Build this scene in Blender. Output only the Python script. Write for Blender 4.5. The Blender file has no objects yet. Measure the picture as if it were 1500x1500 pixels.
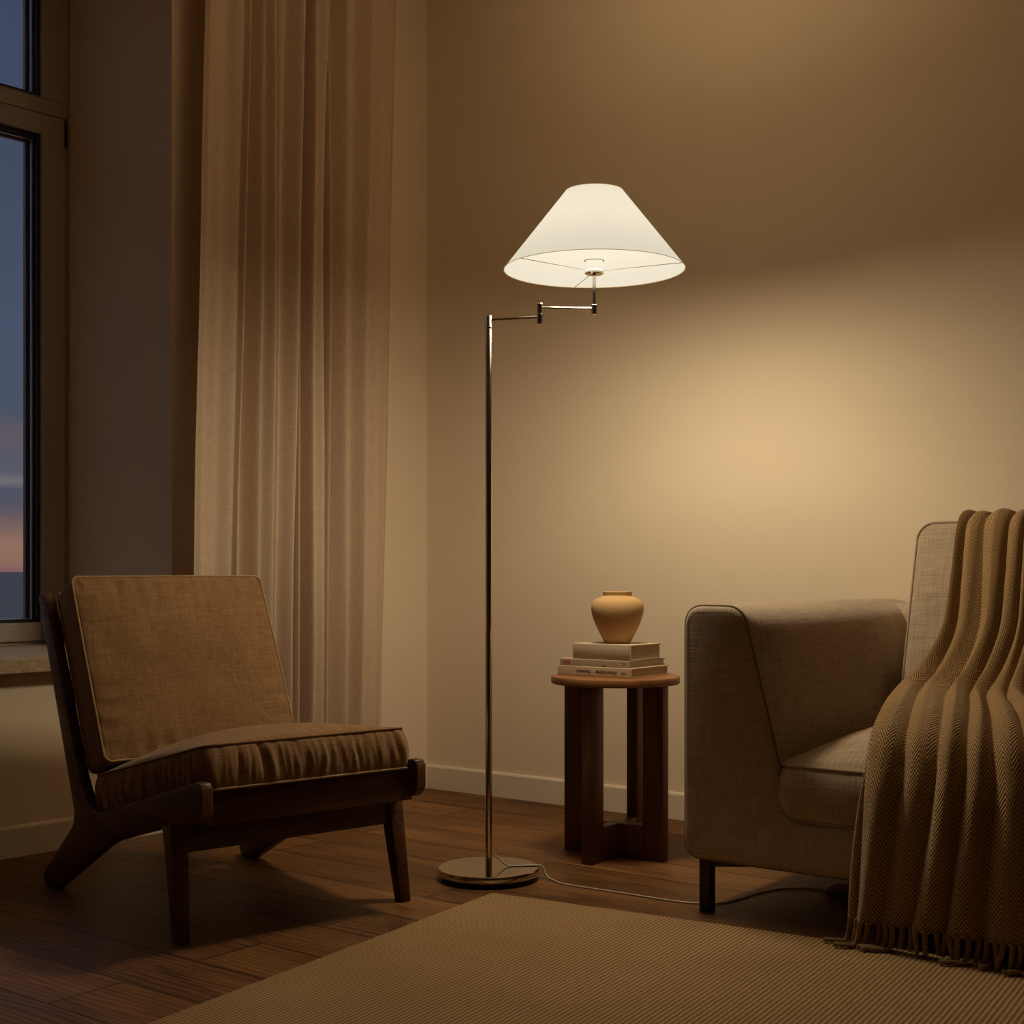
import bpy, bmesh, math, random
from mathutils import Vector, Matrix, noise

random.seed(7)
C = bpy.context.scene
COL = C.collection
PI = math.pi
R = math.radians

# ------------------------------------------------------------------ helpers
def link(name, bm, mat, parent=None, smooth=True, angle=35, mw=None):
    bmesh.ops.recalc_face_normals(bm, faces=bm.faces[:])
    me = bpy.data.meshes.new(name)
    bm.to_mesh(me)
    bm.free()
    if smooth:
        for p in me.polygons:
            p.use_smooth = True
        try:
            me.set_sharp_from_angle(angle=R(angle))
        except Exception:
            pass
    for m in (mat if isinstance(mat, (list, tuple)) else [mat]):
        me.materials.append(m)
    o = bpy.data.objects.new(name, me)
    COL.objects.link(o)
    if mw is not None:
        o.matrix_local = mw
    if parent is not None:
        o.parent = parent
    return o


def empty(name, label, cat, loc=(0, 0, 0), rz=0.0, group=None):
    o = bpy.data.objects.new(name, None)
    COL.objects.link(o)
    o.empty_display_size = 0.05
    o.location = loc
    o.rotation_euler = (0, 0, rz)
    o['label'] = label
    o['category'] = cat
    if group:
        o['group'] = group
    return o


def tag(o, label, cat, group=None):
    o['label'] = label
    o['category'] = cat
    if group:
        o['group'] = group
    return o


def add_box(bm, x0, x1, y0, y1, z0, z1, bev=0.0, seg=2):
    r = bmesh.ops.create_cube(bm, size=1.0)
    vs = r['verts']
    for v in vs:
        v.co.x = x0 + (v.co.x + .5) * (x1 - x0)
        v.co.y = y0 + (v.co.y + .5) * (y1 - y0)
        v.co.z = z0 + (v.co.z + .5) * (z1 - z0)
    if bev > 0:
        es = list({e for v in vs for e in v.link_edges})
        bmesh.ops.bevel(bm, geom=es, offset=bev, segments=seg, profile=.5, affect='EDGES')


def box(x0, x1, y0, y1, z0, z1, bev=0.0, seg=2):
    bm = bmesh.new()
    add_box(bm, x0, x1, y0, y1, z0, z1, bev, seg)
    return bm


def prism(pts, axis, a0, a1, bev=0.0, seg=2):
    """Polygon pts (2-D) extruded along axis. axis 'y': pts are (x, z)."""
    bm = bmesh.new()
    def mk(p, a):
        if axis == 'y':
            return (p[0], a, p[1])
        if axis == 'x':
            return (a, p[0], p[1])
        return (p[0], p[1], a)
    lo = [bm.verts.new(mk(p, a0)) for p in pts]
    hi = [bm.verts.new(mk(p, a1)) for p in pts]
    n = len(pts)
    f0 = bm.faces.new(lo[::-1])
    f1 = bm.faces.new(hi)
    for i in range(n):
        bm.faces.new((lo[i], lo[(i + 1) % n], hi[(i + 1) % n], hi[i]))
    bmesh.ops.recalc_face_normals(bm, faces=bm.faces[:])
    if bev > 0:
        es = [e for e in bm.edges if (e in f0.edges[:] or e in f1.edges[:])]
        bmesh.ops.bevel(bm, geom=es, offset=bev, segments=seg, profile=.5, affect='EDGES', clamp_overlap=True)
    return bm


def fillet(pts, radii, n=6):
    """Round the corners of a closed polygon."""
    out = []
    m = len(pts)
    for i, p in enumerate(pts):
        r = radii[i] if isinstance(radii, (list, tuple)) else radii
        p = Vector(p)
        a = Vector(pts[i - 1]) - p
        b = Vector(pts[(i + 1) % m]) - p
        if r <= 0:
            out.append(tuple(p))
            continue
        ang = a.angle(b)
        d = min(r / math.tan(ang / 2), a.length * .49, b.length * .49)
        pa = p + a.normalized() * d
        pb = p + b.normalized() * d
        for k in range(n + 1):
            t = k / n
            out.append(tuple((1 - t) ** 2 * pa + 2 * t * (1 - t) * p + t * t * pb))
    return out


def lathe(prof, seg=48, close=False):
    bm = bmesh.new()
    rings = []
    for r, z in prof:
        if r < 1e-6:
            rings.append([bm.verts.new((0, 0, z))])
        else:
            rings.append([bm.verts.new((r * math.cos(2 * PI * k / seg), r * math.sin(2 * PI * k / seg), z)) for k in range(seg)])
    pairs = list(zip(rings, rings[1:]))
    if close:
        pairs.append((rings[-1], rings[0]))
    for a, b in pairs:
        for k in range(seg):
            k2 = (k + 1) % seg
            if len(a) == 1 and len(b) == 1:
                continue
            if len(a) == 1:
                bm.faces.new((a[0], b[k], b[k2]))
            elif len(b) == 1:
                bm.faces.new((a[k], a[k2], b[0]))
            else:
                bm.faces.new((a[k], a[k2], b[k2], b[k]))
    return bm


def add_tube(bm, pts, rad, seg=8, closed=False, caps=True):
    pts = [Vector(p) for p in pts]
    n = len(pts)
    rings = []
    up = None
    for i, p in enumerate(pts):
        if closed:
            t = pts[(i + 1) % n] - pts[i - 1]
        else:
            t = pts[min(i + 1, n - 1)] - pts[max(i - 1, 0)]
        t.normalize()
        if up is None:
            up = Vector((0, 0, 1)) if abs(t.z) < .9 else Vector((1, 0, 0))
        up = up - t * up.dot(t)
        if up.length < 1e-5:
            up = t.orthogonal()
        up.normalize()
        s = t.cross(up)
        r = rad(i / max(1, n - 1)) if callable(rad) else rad
        rings.append([bm.verts.new(p + (up * math.cos(2 * PI * k / seg) + s * math.sin(2 * PI * k / seg)) * r) for k in range(seg)])
    m = n if closed else n - 1
    for i in range(m):
        a, b = rings[i], rings[(i + 1) % n]
        for k in range(seg):
            bm.faces.new((a[k], a[(k + 1) % seg], b[(k + 1) % seg], b[k]))
    if not closed and caps:
        bm.faces.new(rings[0][::-1])
        bm.faces.new(rings[-1])


def tube(pts, rad, seg=8, closed=False):
    bm = bmesh.new()
    add_tube(bm, pts, rad, seg, closed)
    return bm


def spline(pts, n=8):
    """Catmull-Rom through pts."""
    P = [Vector(p) for p in pts]
    P = [P[0] * 2 - P[1]] + P + [P[-1] * 2 - P[-2]]
    out = []
    for i in range(1, len(P) - 2):
        for k in range(n):
            t = k / n
            a, b, c, d = P[i - 1], P[i], P[i + 1], P[i + 2]
            out.append(.5 * ((2 * b) + (c - a) * t + (2 * a - 5 * b + 4 * c - d) * t * t + (3 * b - a - 3 * c + d) * t ** 3))
    out.append(P[-2])
    return out


def lerp_knots(x, ks):
    if x <= ks[0][0]:
        return ks[0][1]
    for (a, va), (b, vb) in zip(ks, ks[1:]):
        if x <= b:
            t = (x - a) / (b - a) if b > a else 0
            t = t * t * (3 - 2 * t)
            return va + (vb - va) * t
    return ks[-1][1]


def cushion_shape(sx, sy, sz, corner=.04, crown=.03, crown_low=.0, bulge=.012, n=44, m=10, wrinkle=0.0, wr_freq=55, seed=0, puck=0.0, soft=2.4):
    """A welted cushion: crowned top, bulging band, flatter underside. Returns (bm, top seam loop, bottom seam loop)."""
    bm = bmesh.new()
    hx, hy = sx / 2, sy / 2
    def grid_line(N, h):
        xs = [0, corner * .25, corner * .5, corner * .75]
        inner = [corner + (2 * h - 2 * corner) * i / (N - 8) for i in range(N - 7)]
        return [-h + v for v in xs + inner] + [h - v for v in xs[::-1]]
    gx, gy = grid_line(n, hx), grid_line(n, hy)
    nx, ny = len(gx), len(gy)
    def plan(x, y):
        ax, ay = abs(x) - (hx - corner), abs(y) - (hy - corner)
        if ax > 0 and ay > 0:
            p, q = ax / corner, ay / corner
            p2, q2 = p * math.sqrt(1 - q * q / 2), q * math.sqrt(1 - p * p / 2)
            return (math.copysign(hx - corner + p2 * corner, x), math.copysign(hy - corner + q2 * corner, y))
        return x, y
    def sheet(sign, cr):
        V = []
        for i, x in enumerate(gx):
            row = []
            for j, y in enumerate(gy):
                a, b = x / hx, y / hy
                f = max(0, 1 - abs(a) ** soft) * max(0, 1 - abs(b) ** soft)
                f = f ** .65
                X, Y = plan(x, y)
                z = sign * (sz / 2 + cr * f)
                edge = min(hx - abs(x), hy - abs(y))
                if puck > 0 and sign > 0 and edge > 0:
                    s = x if (hy - abs(y)) < (hx - abs(x)) else y
                    w = noise.noise(Vector((s * 34, edge * 5, seed + 3.1)))
                    z += puck * w * math.exp(-edge / .05) * min(1, edge / .012)
                    z += puck * .8 * noise.noise(Vector((x * 9, y * 9, seed)))* min(1, edge / .05)
                row.append(bm.verts.new((X, Y, z)))
            V.append(row)
        return V
    T, B = sheet(1, crown), sheet(-1, crown_low)
    for V, flip in ((T, False), (B, True)):
        for i in range(nx - 1):
            for j in range(ny - 1):
                q = (V[i][j], V[i + 1][j], V[i + 1][j + 1], V[i][j + 1])
                bm.faces.new(q[::-1] if flip else q)
    per = [(i, 0) for i in range(nx - 1)] + [(nx - 1, j) for j in range(ny - 1)] + \
          [(i, ny - 1) for i in range(nx - 1, 0, -1)] + [(0, j) for j in range(ny - 1, 0, -1)]
    top = [T[i][j] for i, j in per]
    bot = [B[i][j] for i, j in per]
    k = len(per)
    rows = [top]
    # arc length along the perimeter for the gathers of the band
    s = 0
    arc = []
    for a in range(k):
        arc.append(s)
        s += (top[(a + 1) % k].co - top[a].co).length
    for lv in range(1, m):
        t = lv / m
        row = []
        for a in range(k):
            p, q = top[a].co, bot[a].co
            tan = top[(a + 1) % k].co - top[a - 1].co
            nrm = Vector((tan.y, -tan.x, 0)).normalized()
            b = bulge * math.sin(PI * t) ** .7
            if wrinkle > 0:
                ph = arc[a] + .006 * noise.noise(Vector((arc[a] * 8, t * 2, seed)))
                w = noise.noise(Vector((ph * wr_freq, t * .9, seed + 9.3))) + .45 * noise.noise(Vector((ph * wr_freq * 2.1, t * 1.3, seed + 5.3)))
                b += wrinkle * w * math.sin(PI * t) ** .5
            row.append(bm.verts.new(p.lerp(q, t) + nrm * b))
        rows.append(row)
    rows.append(bot)
    for a, b in zip(rows, rows[1:]):
        for i in range(k):
            bm.faces.new((a[i], b[i], b[(i + 1) % k], a[(i + 1) % k]))
    return bm, [v.co.copy() for v in top], [v.co.copy() for v in bot]


# ------------------------------------------------------------------ materials
def srgb(r, g, b):
    f = lambda c: (c / 255 / 12.92) if c / 255 <= .04045 else ((c / 255 + .055) / 1.055) ** 2.4
    return (f(r), f(g), f(b), 1)


class M:
    def __init__(s, name):
        s.m = bpy.data.materials.new(name)
        s.m.use_nodes = True
        s.nt = s.m.node_tree
        s.nt.nodes.clear()
        s.out = s.n('ShaderNodeOutputMaterial')
    def n(s, t, **kw):
        nd = s.nt.nodes.new(t)
        for k, v in kw.items():
            setattr(nd, k, v)
        return nd
    def l(s, a, b):
        s.nt.links.new(a, b)
    def math(s, op, a, b=None, c=None):
        nd = s.n('ShaderNodeMath', operation=op)
        for i, v in enumerate((a, b, c)):
            if v is None:
                continue
            if isinstance(v, (int, float)):
                nd.inputs[i].default_value = v
            else:
                s.l(v, nd.inputs[i])
        return nd.outputs[0]
    def mix(s, fac, a, b, mode='MIX'):
        nd = s.n('ShaderNodeMix', data_type='RGBA', blend_type=mode)
        for i, v in ((0, fac), (6, a), (7, b)):
            if isinstance(v, (int, float, tuple)):
                nd.inputs[i].default_value = v
            else:
                s.l(v, nd.inputs[i])
        return nd.outputs[2]
    def coords(s, kind='Object', scale=(1, 1, 1), loc=(0, 0, 0), rot=(0, 0, 0)):
        tc = s.n('ShaderNodeTexCoord')
        mp = s.n('ShaderNodeMapping')
        mp.inputs['Scale'].default_value = scale
        mp.inputs['Location'].default_value = loc
        mp.inputs['Rotation'].default_value = rot
        s.l(tc.outputs[kind], mp.inputs[0])
        return mp.outputs[0]
    def noise(s, vec, scale, detail=3, rough=.55, dist=0.0):
        nd = s.n('ShaderNodeTexNoise')
        nd.inputs['Scale'].default_value = scale
        nd.inputs['Detail'].default_value = detail
        nd.inputs['Roughness'].default_value = rough
        nd.inputs['Distortion'].default_value = dist
        if vec is not None:
            s.l(vec, nd.inputs['Vector'])
        return nd.outputs['Fac']
    def ramp(s, fac, stops):
        nd = s.n('ShaderNodeValToRGB')
        el = nd.color_ramp.elements
        while len(el) > 1:
            el.remove(el[-1])
        el[0].position, el[0].color = stops[0]
        for p, c in stops[1:]:
            e = el.new(p)
            e.color = c
        s.l(fac, nd.inputs[0])
        return nd.outputs[0]
    def bump(s, h, strength=.3, dist=.002):
        nd = s.n('ShaderNodeBump')
        nd.inputs['Strength'].default_value = strength
        nd.inputs['Distance'].default_value = dist
        s.l(h, nd.inputs['Height'])
        return nd.outputs[0]
    def bsdf(s, color, rough=.7, metal=0.0, normal=None, spec=.5, **kw):
        b = s.n('ShaderNodeBsdfPrincipled')
        for k, v in (('Base Color', color), ('Roughness', rough), ('Metallic', metal), ('Normal', normal), ('Specular IOR Level', spec)):
            if v is None:
                continue
            if isinstance(v, (int, float, tuple)):
                b.inputs[k].default_value = v
            else:
                s.l(v, b.inputs[k])
        for k, v in kw.items():
            b.inputs[k].default_value = v
        s.l(b.outputs[0], s.out.inputs[0])
        return b


def mat_paint(name, col, rough=.85, bump=.08):
    m = M(name)
    v = m.coords('Object')
    n1 = m.noise(v, 2.2, 3)
    c = m.mix(m.math('MULTIPLY', n1, .12), col, tuple(x * .9 for x in col[:3]) + (1,))
    n2 = m.noise(v, 240, 3)
    m.bsdf(c, rough, normal=m.bump(n2, bump, .001), spec=.25)
    return m.m


def mat_linen(name, c0, c1, scale=1.0, bump=.35, rough=.95, sheen=.15):
    """Plain woven slubby linen: two crossed families of threads."""
    m = M(name)
    k, f = 22 * scale, 420 * scale
    a = m.noise(m.coords('Object', (k, f, k)), 1, 3)
    b = m.noise(m.coords('Object', (f, k, k)), 1, 3)
    c = m.noise(m.coords('Object', (k, k, f)), 1, 3)
    tc = m.n('ShaderNodeTexCoord')
    sp = m.n('ShaderNodeSeparateXYZ')
    m.l(tc.outputs['Normal'], sp.inputs[0])
    ax, ay, az = (m.math('POWER', m.math('ABSOLUTE', sp.outputs[i]), 3) for i in range(3))
    # on a face whose normal is z the threads vary along x and y, and so on round
    wa, wb, wc = m.math('ADD', ax, az), m.math('ADD', ay, az), m.math('ADD', ax, ay)
    tot = m.math('ADD', m.math('ADD', wa, wb), wc)
    num = m.math('ADD', m.math('ADD', m.math('MULTIPLY', a, wa), m.math('MULTIPLY', b, wb)), m.math('MULTIPLY', c, wc))
    w = m.math('DIVIDE', num, tot)
    big = m.noise(m.coords('Object'), 5, 3)
    f = m.math('ADD', m.math('MULTIPLY', m.math('SUBTRACT', w, .5), 2.6), .5)
    f = m.math('ADD', f, m.math('MULTIPLY', m.math('SUBTRACT', big, .5), .22))
    col = m.ramp(f, [(0.1, c0), (.9, c1)])
    bs = m.bsdf(col, rough, normal=m.bump(w, bump, .003), spec=.15)
    bs.inputs['Sheen Weight'].default_value = sheen
    bs.inputs['Sheen Roughness'].default_value = .5
    return m.m


def mat_wood(name, dark, mid, light, axis=0, scale=1.0, rough=.42, spec=.4):
    m = M(name)
    sc = [34 * scale] * 3
    sc[axis] = 2.4 * scale
    v = m.coords('Object', tuple(sc))
    n1 = m.noise(v, 1, 5, .6, .6)
    sc2 = [150 * scale] * 3
    sc2[axis] = 5 * scale
    n2 = m.noise(m.coords('Object', tuple(sc2)), 1, 3)
    f = m.math('ADD', m.math('MULTIPLY', n1, .7), m.math('MULTIPLY', n2, .3))
    col = m.ramp(f, [(.32, dark), (.5, mid), (.68, light)])
    m.bsdf(col, rough, normal=m.bump(n2, .12, .001), spec=spec)
    return m.m


def mat_plain(name, col, rough=.5, metal=0.0, spec=.5):
    m = M(name)
    n1 = m.noise(m.coords('Object'), 60, 2)
    c = m.mix(m.math('MULTIPLY', n1, .15), col, tuple(x * .85 for x in col[:3]) + (1,))
    m.bsdf(c, rough, metal, spec=spec)
    return m.m


WALL = mat_paint('wall_paint', (.80, .675, .52, 1))
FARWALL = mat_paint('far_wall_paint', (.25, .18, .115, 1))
CEIL = mat_paint('ceiling_paint', (.86, .72, .55, 1))
TRIM = mat_paint('trim_paint', (.74, .66, .54, 1), .5, .02)
REVEAL = WALL
FRAME_W = mat_paint('window_lacquer', (.42, .37, .32, 1), .4, .02)
BLACK = mat_plain('black_rubber', (.006, .006, .007, 1), .6)
SPACER = mat_plain('spacer_metal', (.45, .48, .52, 1), .35, .8)
OUTFRAME = mat_plain('outer_frame', (.12, .08, .06, 1), .5)
CHAIR_FABRIC = mat_linen('chair_fabric', (.19, .102, .044, 1), (.36, .208, .096, 1), 1.2, .4)
CHAIR_PIPE = mat_linen('chair_piping', (.36, .24, .125, 1), (.48, .34, .19, 1), 2.0, .2)
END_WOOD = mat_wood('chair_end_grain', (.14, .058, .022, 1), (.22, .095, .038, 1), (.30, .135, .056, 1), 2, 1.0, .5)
CHAIR_WOOD = mat_wood('chair_walnut', (.035, .014, .006, 1), (.085, .034, .014, 1), (.15, .062, .026, 1), 0, 1.0, .4)
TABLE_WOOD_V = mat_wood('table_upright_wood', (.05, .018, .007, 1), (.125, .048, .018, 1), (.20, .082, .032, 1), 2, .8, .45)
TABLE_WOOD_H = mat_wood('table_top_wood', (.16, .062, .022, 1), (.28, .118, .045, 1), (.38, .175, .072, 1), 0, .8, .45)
SOFA_FABRIC = mat_linen('sofa_fabric', (.325, .245, .172, 1), (.53, .42, .305, 1), .6, .4)
SOFA_PIPE = mat_linen('sofa_piping', (.17, .125, .085, 1), (.26, .195, .135, 1), 2.0, .2)
SOFA_LEG = mat_wood('sofa_leg_wood', (.02, .009, .005, 1), (.05, .022, .011, 1), (.08, .036, .018, 1), 2, 1.0, .45)
CLAY = mat_paint('vase_clay', (.60, .385, .175, 1), .9, .25)
COVER_A = mat_paint('book_cover_cream', (.60, .47, .31, 1), .7, .1)
COVER_B = mat_paint('book_cover_grey', (.46, .36, .25, 1), .7, .1)
COVER_C = mat_paint('book_cover_linen', (.58, .46, .33, 1), .8, .15)
INK = mat_plain('ink', (.02, .016, .012, 1), .8)
RED = mat_plain('red_patch', (.42, .12, .09, 1), .8)
CORD = mat_plain('cord_plastic', (.62, .55, .45, 1), .45)
SWITCH = mat_plain('switch_plastic', (.40, .34, .28, 1), .5)


def mat_metal():
    m = M('polished_nickel')
    n1 = m.noise(m.coords('Object', (1, 1, 1)), 90, 2)
    r = m.math('ADD', m.math('MULTIPLY', n1, .05), .10)
    m.bsdf((.66, .58, .48, 1), r, 1.0)
    return m.m
METAL = mat_metal()


def mat_pages():
    m = M('book_pages')
    w = m.noise(m.coords('Object', (3, 3, 900)), 1, 2)
    c = m.ramp(w, [(.3, (.42, .35, .26, 1)), (.7, (.58, .50, .38, 1))])
    m.bsdf(c, .9, spec=.1)
    return m.m
PAGES = mat_pages()


def mat_floor():
    m = M('walnut_planks')
    v = m.coords('Object', (1, 1, 1), (.35, .06, 0))
    br = m.n('ShaderNodeTexBrick', offset=.37, offset_frequency=2)
    br.inputs['Scale'].default_value = 1
    br.inputs['Brick Width'].default_value = 1.9
    br.inputs['Row Height'].default_value = .175
    br.inputs['Mortar Size'].default_value = .0030
    br.inputs['Mortar Smooth'].default_value = .2
    br.inputs['Bias'].default_value = 0
    br.inputs['Color1'].default_value = (0, 0, 0, 1)
    br.inputs['Color2'].default_value = (1, 1, 1, 1)
    br.inputs['Mortar'].default_value = (.5, .5, .5, 1)
    m.l(v, br.inputs['Vector'])
    tone = m.n('ShaderNodeSeparateColor')
    m.l(br.outputs['Color'], tone.inputs[0])
    t = tone.outputs[0]
    # each plank gets its own stretch of grain
    off = m.n('ShaderNodeCombineXYZ')
    m.l(m.math('MULTIPLY', t, 37.0), off.inputs[2])
    m.l(m.math('MULTIPLY', t, 11.0), off.inputs[0])
    add = m.n('ShaderNodeVectorMath', operation='ADD')
    m.l(v, add.inputs[0])
    m.l(off.outputs[0], add.inputs[1])
    def sc(s):
        mp = m.n('ShaderNodeMapping')
        mp.inputs['Scale'].default_value = s
        m.l(add.outputs[0], mp.inputs[0])
        return mp.outputs[0]
    n1 = m.noise(sc((2.0, 11, 1)), 1, 5, .6, 1.0)
    n2 = m.noise(sc((7, 120, 1)), 1, 3, .6)
    rings = m.n('ShaderNodeTexWave', wave_type='BANDS', bands_direction='Y')
    rings.inputs['Scale'].default_value = 9
    rings.inputs['Distortion'].default_value = 11
    rings.inputs['Detail'].default_value = 2.5
    rings.inputs['Detail Scale'].default_value = .55
    m.l(sc((.55, 2.2, 1)), rings.inputs['Vector'])
    f = m.math('ADD', m.math('MULTIPLY', n1, .58), m.math('MULTIPLY', n2, .22))
    f = m.math('ADD', f, m.math('MULTIPLY', rings.outputs['Fac'], .17))
    f = m.math('ADD', f, m.math('MULTIPLY', m.math('SUBTRACT', t, .5), .16))
    col = m.ramp(f, [(.30, (.045, .018, .006, 1)), (.42, (.125, .053, .017, 1)), (.58, (.205, .092, .031, 1)), (.76, (.33, .158, .058, 1))])
    col = m.mix(br.outputs['Fac'], col, (.03, .013, .006, 1))
    h = m.math('SUBTRACT', m.math('MULTIPLY', n2, .3), br.outputs['Fac'])
    r = m.math('ADD', m.math('MULTIPLY', n1, .2), .40)
    m.bsdf(col, r, normal=m.bump(h, .25, .0015), spec=.2)
    return m.m
FLOOR = mat_floor()


def mat_rug():
    m = M('ribbed_wool_rug')
    tc = m.n('ShaderNodeTexCoord')
    sep = m.n('ShaderNodeSeparateXYZ')
    m.l(tc.outputs['Object'], sep.inputs[0])
    x, y = sep.outputs[0], sep.outputs[1]
    jit = m.noise(m.coords('Object', (60, 25, 1)), 1, 2)
    ph = m.math('ADD', m.math('MULTIPLY', x, 1 / .0105), m.math('MULTIPLY', jit, .25))
    tri = m.math('ABSOLUTE', m.math('SUBTRACT', m.math('FRACT', ph), .5))     # 0 at rib centre .. .5 in the groove
    rib = m.math('SUBTRACT', 1.0, m.math('MULTIPLY', tri, 2))
    kn = m.math('SINE', m.math('MULTIPLY', y, 2 * PI / .012))
    big = m.noise(m.coords('Object'), 2.2, 3)
    fine = m.noise(m.coords('Object', (1, 1, 1)), 300, 2)
    f = m.math('ADD', m.math('MULTIPLY', rib, .55), m.math('MULTIPLY', fine, .3))
    f = m.math('ADD', f, m.math('MULTIPLY', m.math('SUBTRACT', big, .5), .3))
    f = m.math('ADD', f, m.math('MULTIPLY', kn, .05))
    col = m.ramp(f, [(.2, (.21, .125, .055, 1)), (.55, (.40, .26, .13, 1)), (.85, (.62, .43, .23, 1))])
    h = m.math('ADD', rib, m.math('MULTIPLY', kn, .12))
    m.bsdf(col, .95, normal=m.bump(h, .6, .003), spec=.1)
    return m.m
RUG = mat_rug()


def mat_herringbone():
    m = M('herringbone_wool')
    uv = m.n('ShaderNodeUVMap', uv_map='UVMap')
    sep = m.n('ShaderNodeSeparateXYZ')
    m.l(uv.outputs[0], sep.inputs[0])
    u, v = sep.outputs[0], sep.outputs[1]
    p = .040
    tri = m.math('MULTIPLY', m.math('ABSOLUTE', m.math('SUBTRACT', m.math('FRACT', m.math('MULTIPLY', u, 1 / p)), .5)), 2 * p * .5)
    jit = m.noise(uv.outputs[0], 120, 2)
    ph = m.math('ADD', v, m.math('MULTIPLY', tri, 1.35))
    ph = m.math('ADD', m.math('MULTIPLY', ph, 2 * PI / .0098), m.math('MULTIPLY', jit, 2.2))
    s = m.math('ADD', m.math('MULTIPLY', m.math('SINE', ph), .5), .5)
    fine = m.noise(uv.outputs[0], 700, 2)
    f = m.math('ADD', m.math('MULTIPLY', s, .75), m.math('MULTIPLY', fine, .25))
    col = m.ramp(f, [(.15, (.14, .075, .028, 1)), (.5, (.33, .203, .086, 1)), (.85, (.60, .40, .19, 1))])
    bs = m.bsdf(col, .95, normal=m.bump(f, .6, .003), spec=.1)
    bs.inputs['Sheen Weight'].default_value = .2
    return m.m
HERR = mat_herringbone()
TASSEL = mat_linen('tassel_yarn', (.16, .095, .04, 1), (.37, .24, .11, 1), 2.0, .4)


def mat_curtain():
    m = M('curtain_linen')
    a = m.noise(m.coords('Object', (40, 40, 420)), 1, 3)
    b = m.noise(m.coords('Object', (420, 420, 30)), 1, 3)
    w = m.math('MULTIPLY', m.math('ADD', a, b), .5)
    col = m.ramp(w, [(.3, (.55, .41, .30, 1)), (.7, (.72, .57, .42, 1))])
    d = m.n('ShaderNodeBsdfDiffuse')
    t = m.n('ShaderNodeBsdfTranslucent')
    m.l(col, d.inputs[0])
    m.l(col, t.inputs[0])
    nb = m.bump(w, .2, .002)
    m.l(nb, d.inputs['Normal'])
    mx = m.n('ShaderNodeMixShader')
    mx.inputs[0].default_value = .12
    m.l(d.outputs[0], mx.inputs[1])
    m.l(t.outputs[0], mx.inputs[2])
    m.l(mx.outputs[0], m.out.inputs[0])
    return m.m
CURTAIN = mat_curtain()


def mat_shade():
    """lit cloth: light of the bulb scattered through it, plus an even glow added as emission"""
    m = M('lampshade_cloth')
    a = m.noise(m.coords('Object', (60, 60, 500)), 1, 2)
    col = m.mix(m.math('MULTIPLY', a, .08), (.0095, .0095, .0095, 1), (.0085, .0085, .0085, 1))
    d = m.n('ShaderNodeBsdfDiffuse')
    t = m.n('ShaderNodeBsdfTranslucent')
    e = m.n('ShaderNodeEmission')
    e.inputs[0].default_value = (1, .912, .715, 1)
    geo = m.n('ShaderNodeNewGeometry')      # added glow, set stronger on the inside face
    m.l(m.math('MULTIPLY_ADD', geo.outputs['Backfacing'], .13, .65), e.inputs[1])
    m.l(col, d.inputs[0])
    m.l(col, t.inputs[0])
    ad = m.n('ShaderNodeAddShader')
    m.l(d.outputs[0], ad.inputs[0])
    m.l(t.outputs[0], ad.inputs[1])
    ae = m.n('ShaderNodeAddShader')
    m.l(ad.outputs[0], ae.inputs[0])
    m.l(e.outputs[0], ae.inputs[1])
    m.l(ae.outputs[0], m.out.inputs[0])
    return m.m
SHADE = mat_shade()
WIRE = mat_plain('wire_enamel', (.055, .050, .042, 1), .9, spec=.05)
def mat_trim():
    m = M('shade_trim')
    e = m.n('ShaderNodeEmission')           # rim tape, dimmer than the cloth; its lit look is added as emission
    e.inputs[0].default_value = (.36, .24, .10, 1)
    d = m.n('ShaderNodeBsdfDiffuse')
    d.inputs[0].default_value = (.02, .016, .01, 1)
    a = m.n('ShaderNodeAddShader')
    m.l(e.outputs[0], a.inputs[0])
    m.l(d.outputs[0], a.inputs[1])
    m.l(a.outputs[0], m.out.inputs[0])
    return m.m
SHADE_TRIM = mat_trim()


def mat_bulb():
    m = M('bulb_glass')
    em = m.n('ShaderNodeEmission')          # opal glass, lit
    em.inputs[0].default_value = (1, .91, .70, 1)
    em.inputs[1].default_value = .96
    tr = m.n('ShaderNodeBsdfTransparent')
    mx = m.n('ShaderNodeMixShader')
    mx.inputs[0].default_value = .8
    m.l(tr.outputs[0], mx.inputs[1])
    m.l(em.outputs[0], mx.inputs[2])
    m.l(mx.outputs[0], m.out.inputs[0])
    return m.m
BULB = mat_bulb()


def mat_glass():
    m = M('window_glass')
    tr = m.n('ShaderNodeBsdfTransparent')
    tr.inputs[0].default_value = (.94, .96, .96, 1)
    gl = m.n('ShaderNodeBsdfGlossy')
    gl.inputs['Roughness'].default_value = .01
    fr = m.n('ShaderNodeFresnel')
    fr.inputs[0].default_value = 1.45
    mx = m.n('ShaderNodeMixShader')
    m.l(m.math('MULTIPLY', fr.outputs[0], .6), mx.inputs[0])
    m.l(tr.outputs[0], mx.inputs[1])
    m.l(gl.outputs[0], mx.inputs[2])
    m.l(mx.outputs[0], m.out.inputs[0])
    return m.m
GLASS = mat_glass()


def mat_sill():
    m = M('sill_stone')
    a = m.noise(m.coords('Object', (200, 30, 200)), 1, 4)
    b = m.noise(m.coords('Object'), 35, 3)
    f = m.math('ADD', m.math('MULTIPLY', a, .6), m.math('MULTIPLY', b, .4))
    c = m.ramp(f, [(.3, (.26, .19, .11, 1)), (.7, (.56, .45, .31, 1))])
    m.bsdf(c, .7, normal=m.bump(a, .15, .002), spec=.25)
    return m.m
SILL = mat_sill()


def mat_sea():
    m = M('sea_water')
    a = m.noise(m.coords('Object', (.02, .02, 1)), 1, 3)
    c = m.ramp(a, [(.3, (.036, .034, .030, 1)), (.7, (.050, .047, .040, 1))])
    m.bsdf(c, .8, spec=.1)
    return m.m
SEA = mat_sea()

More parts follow.
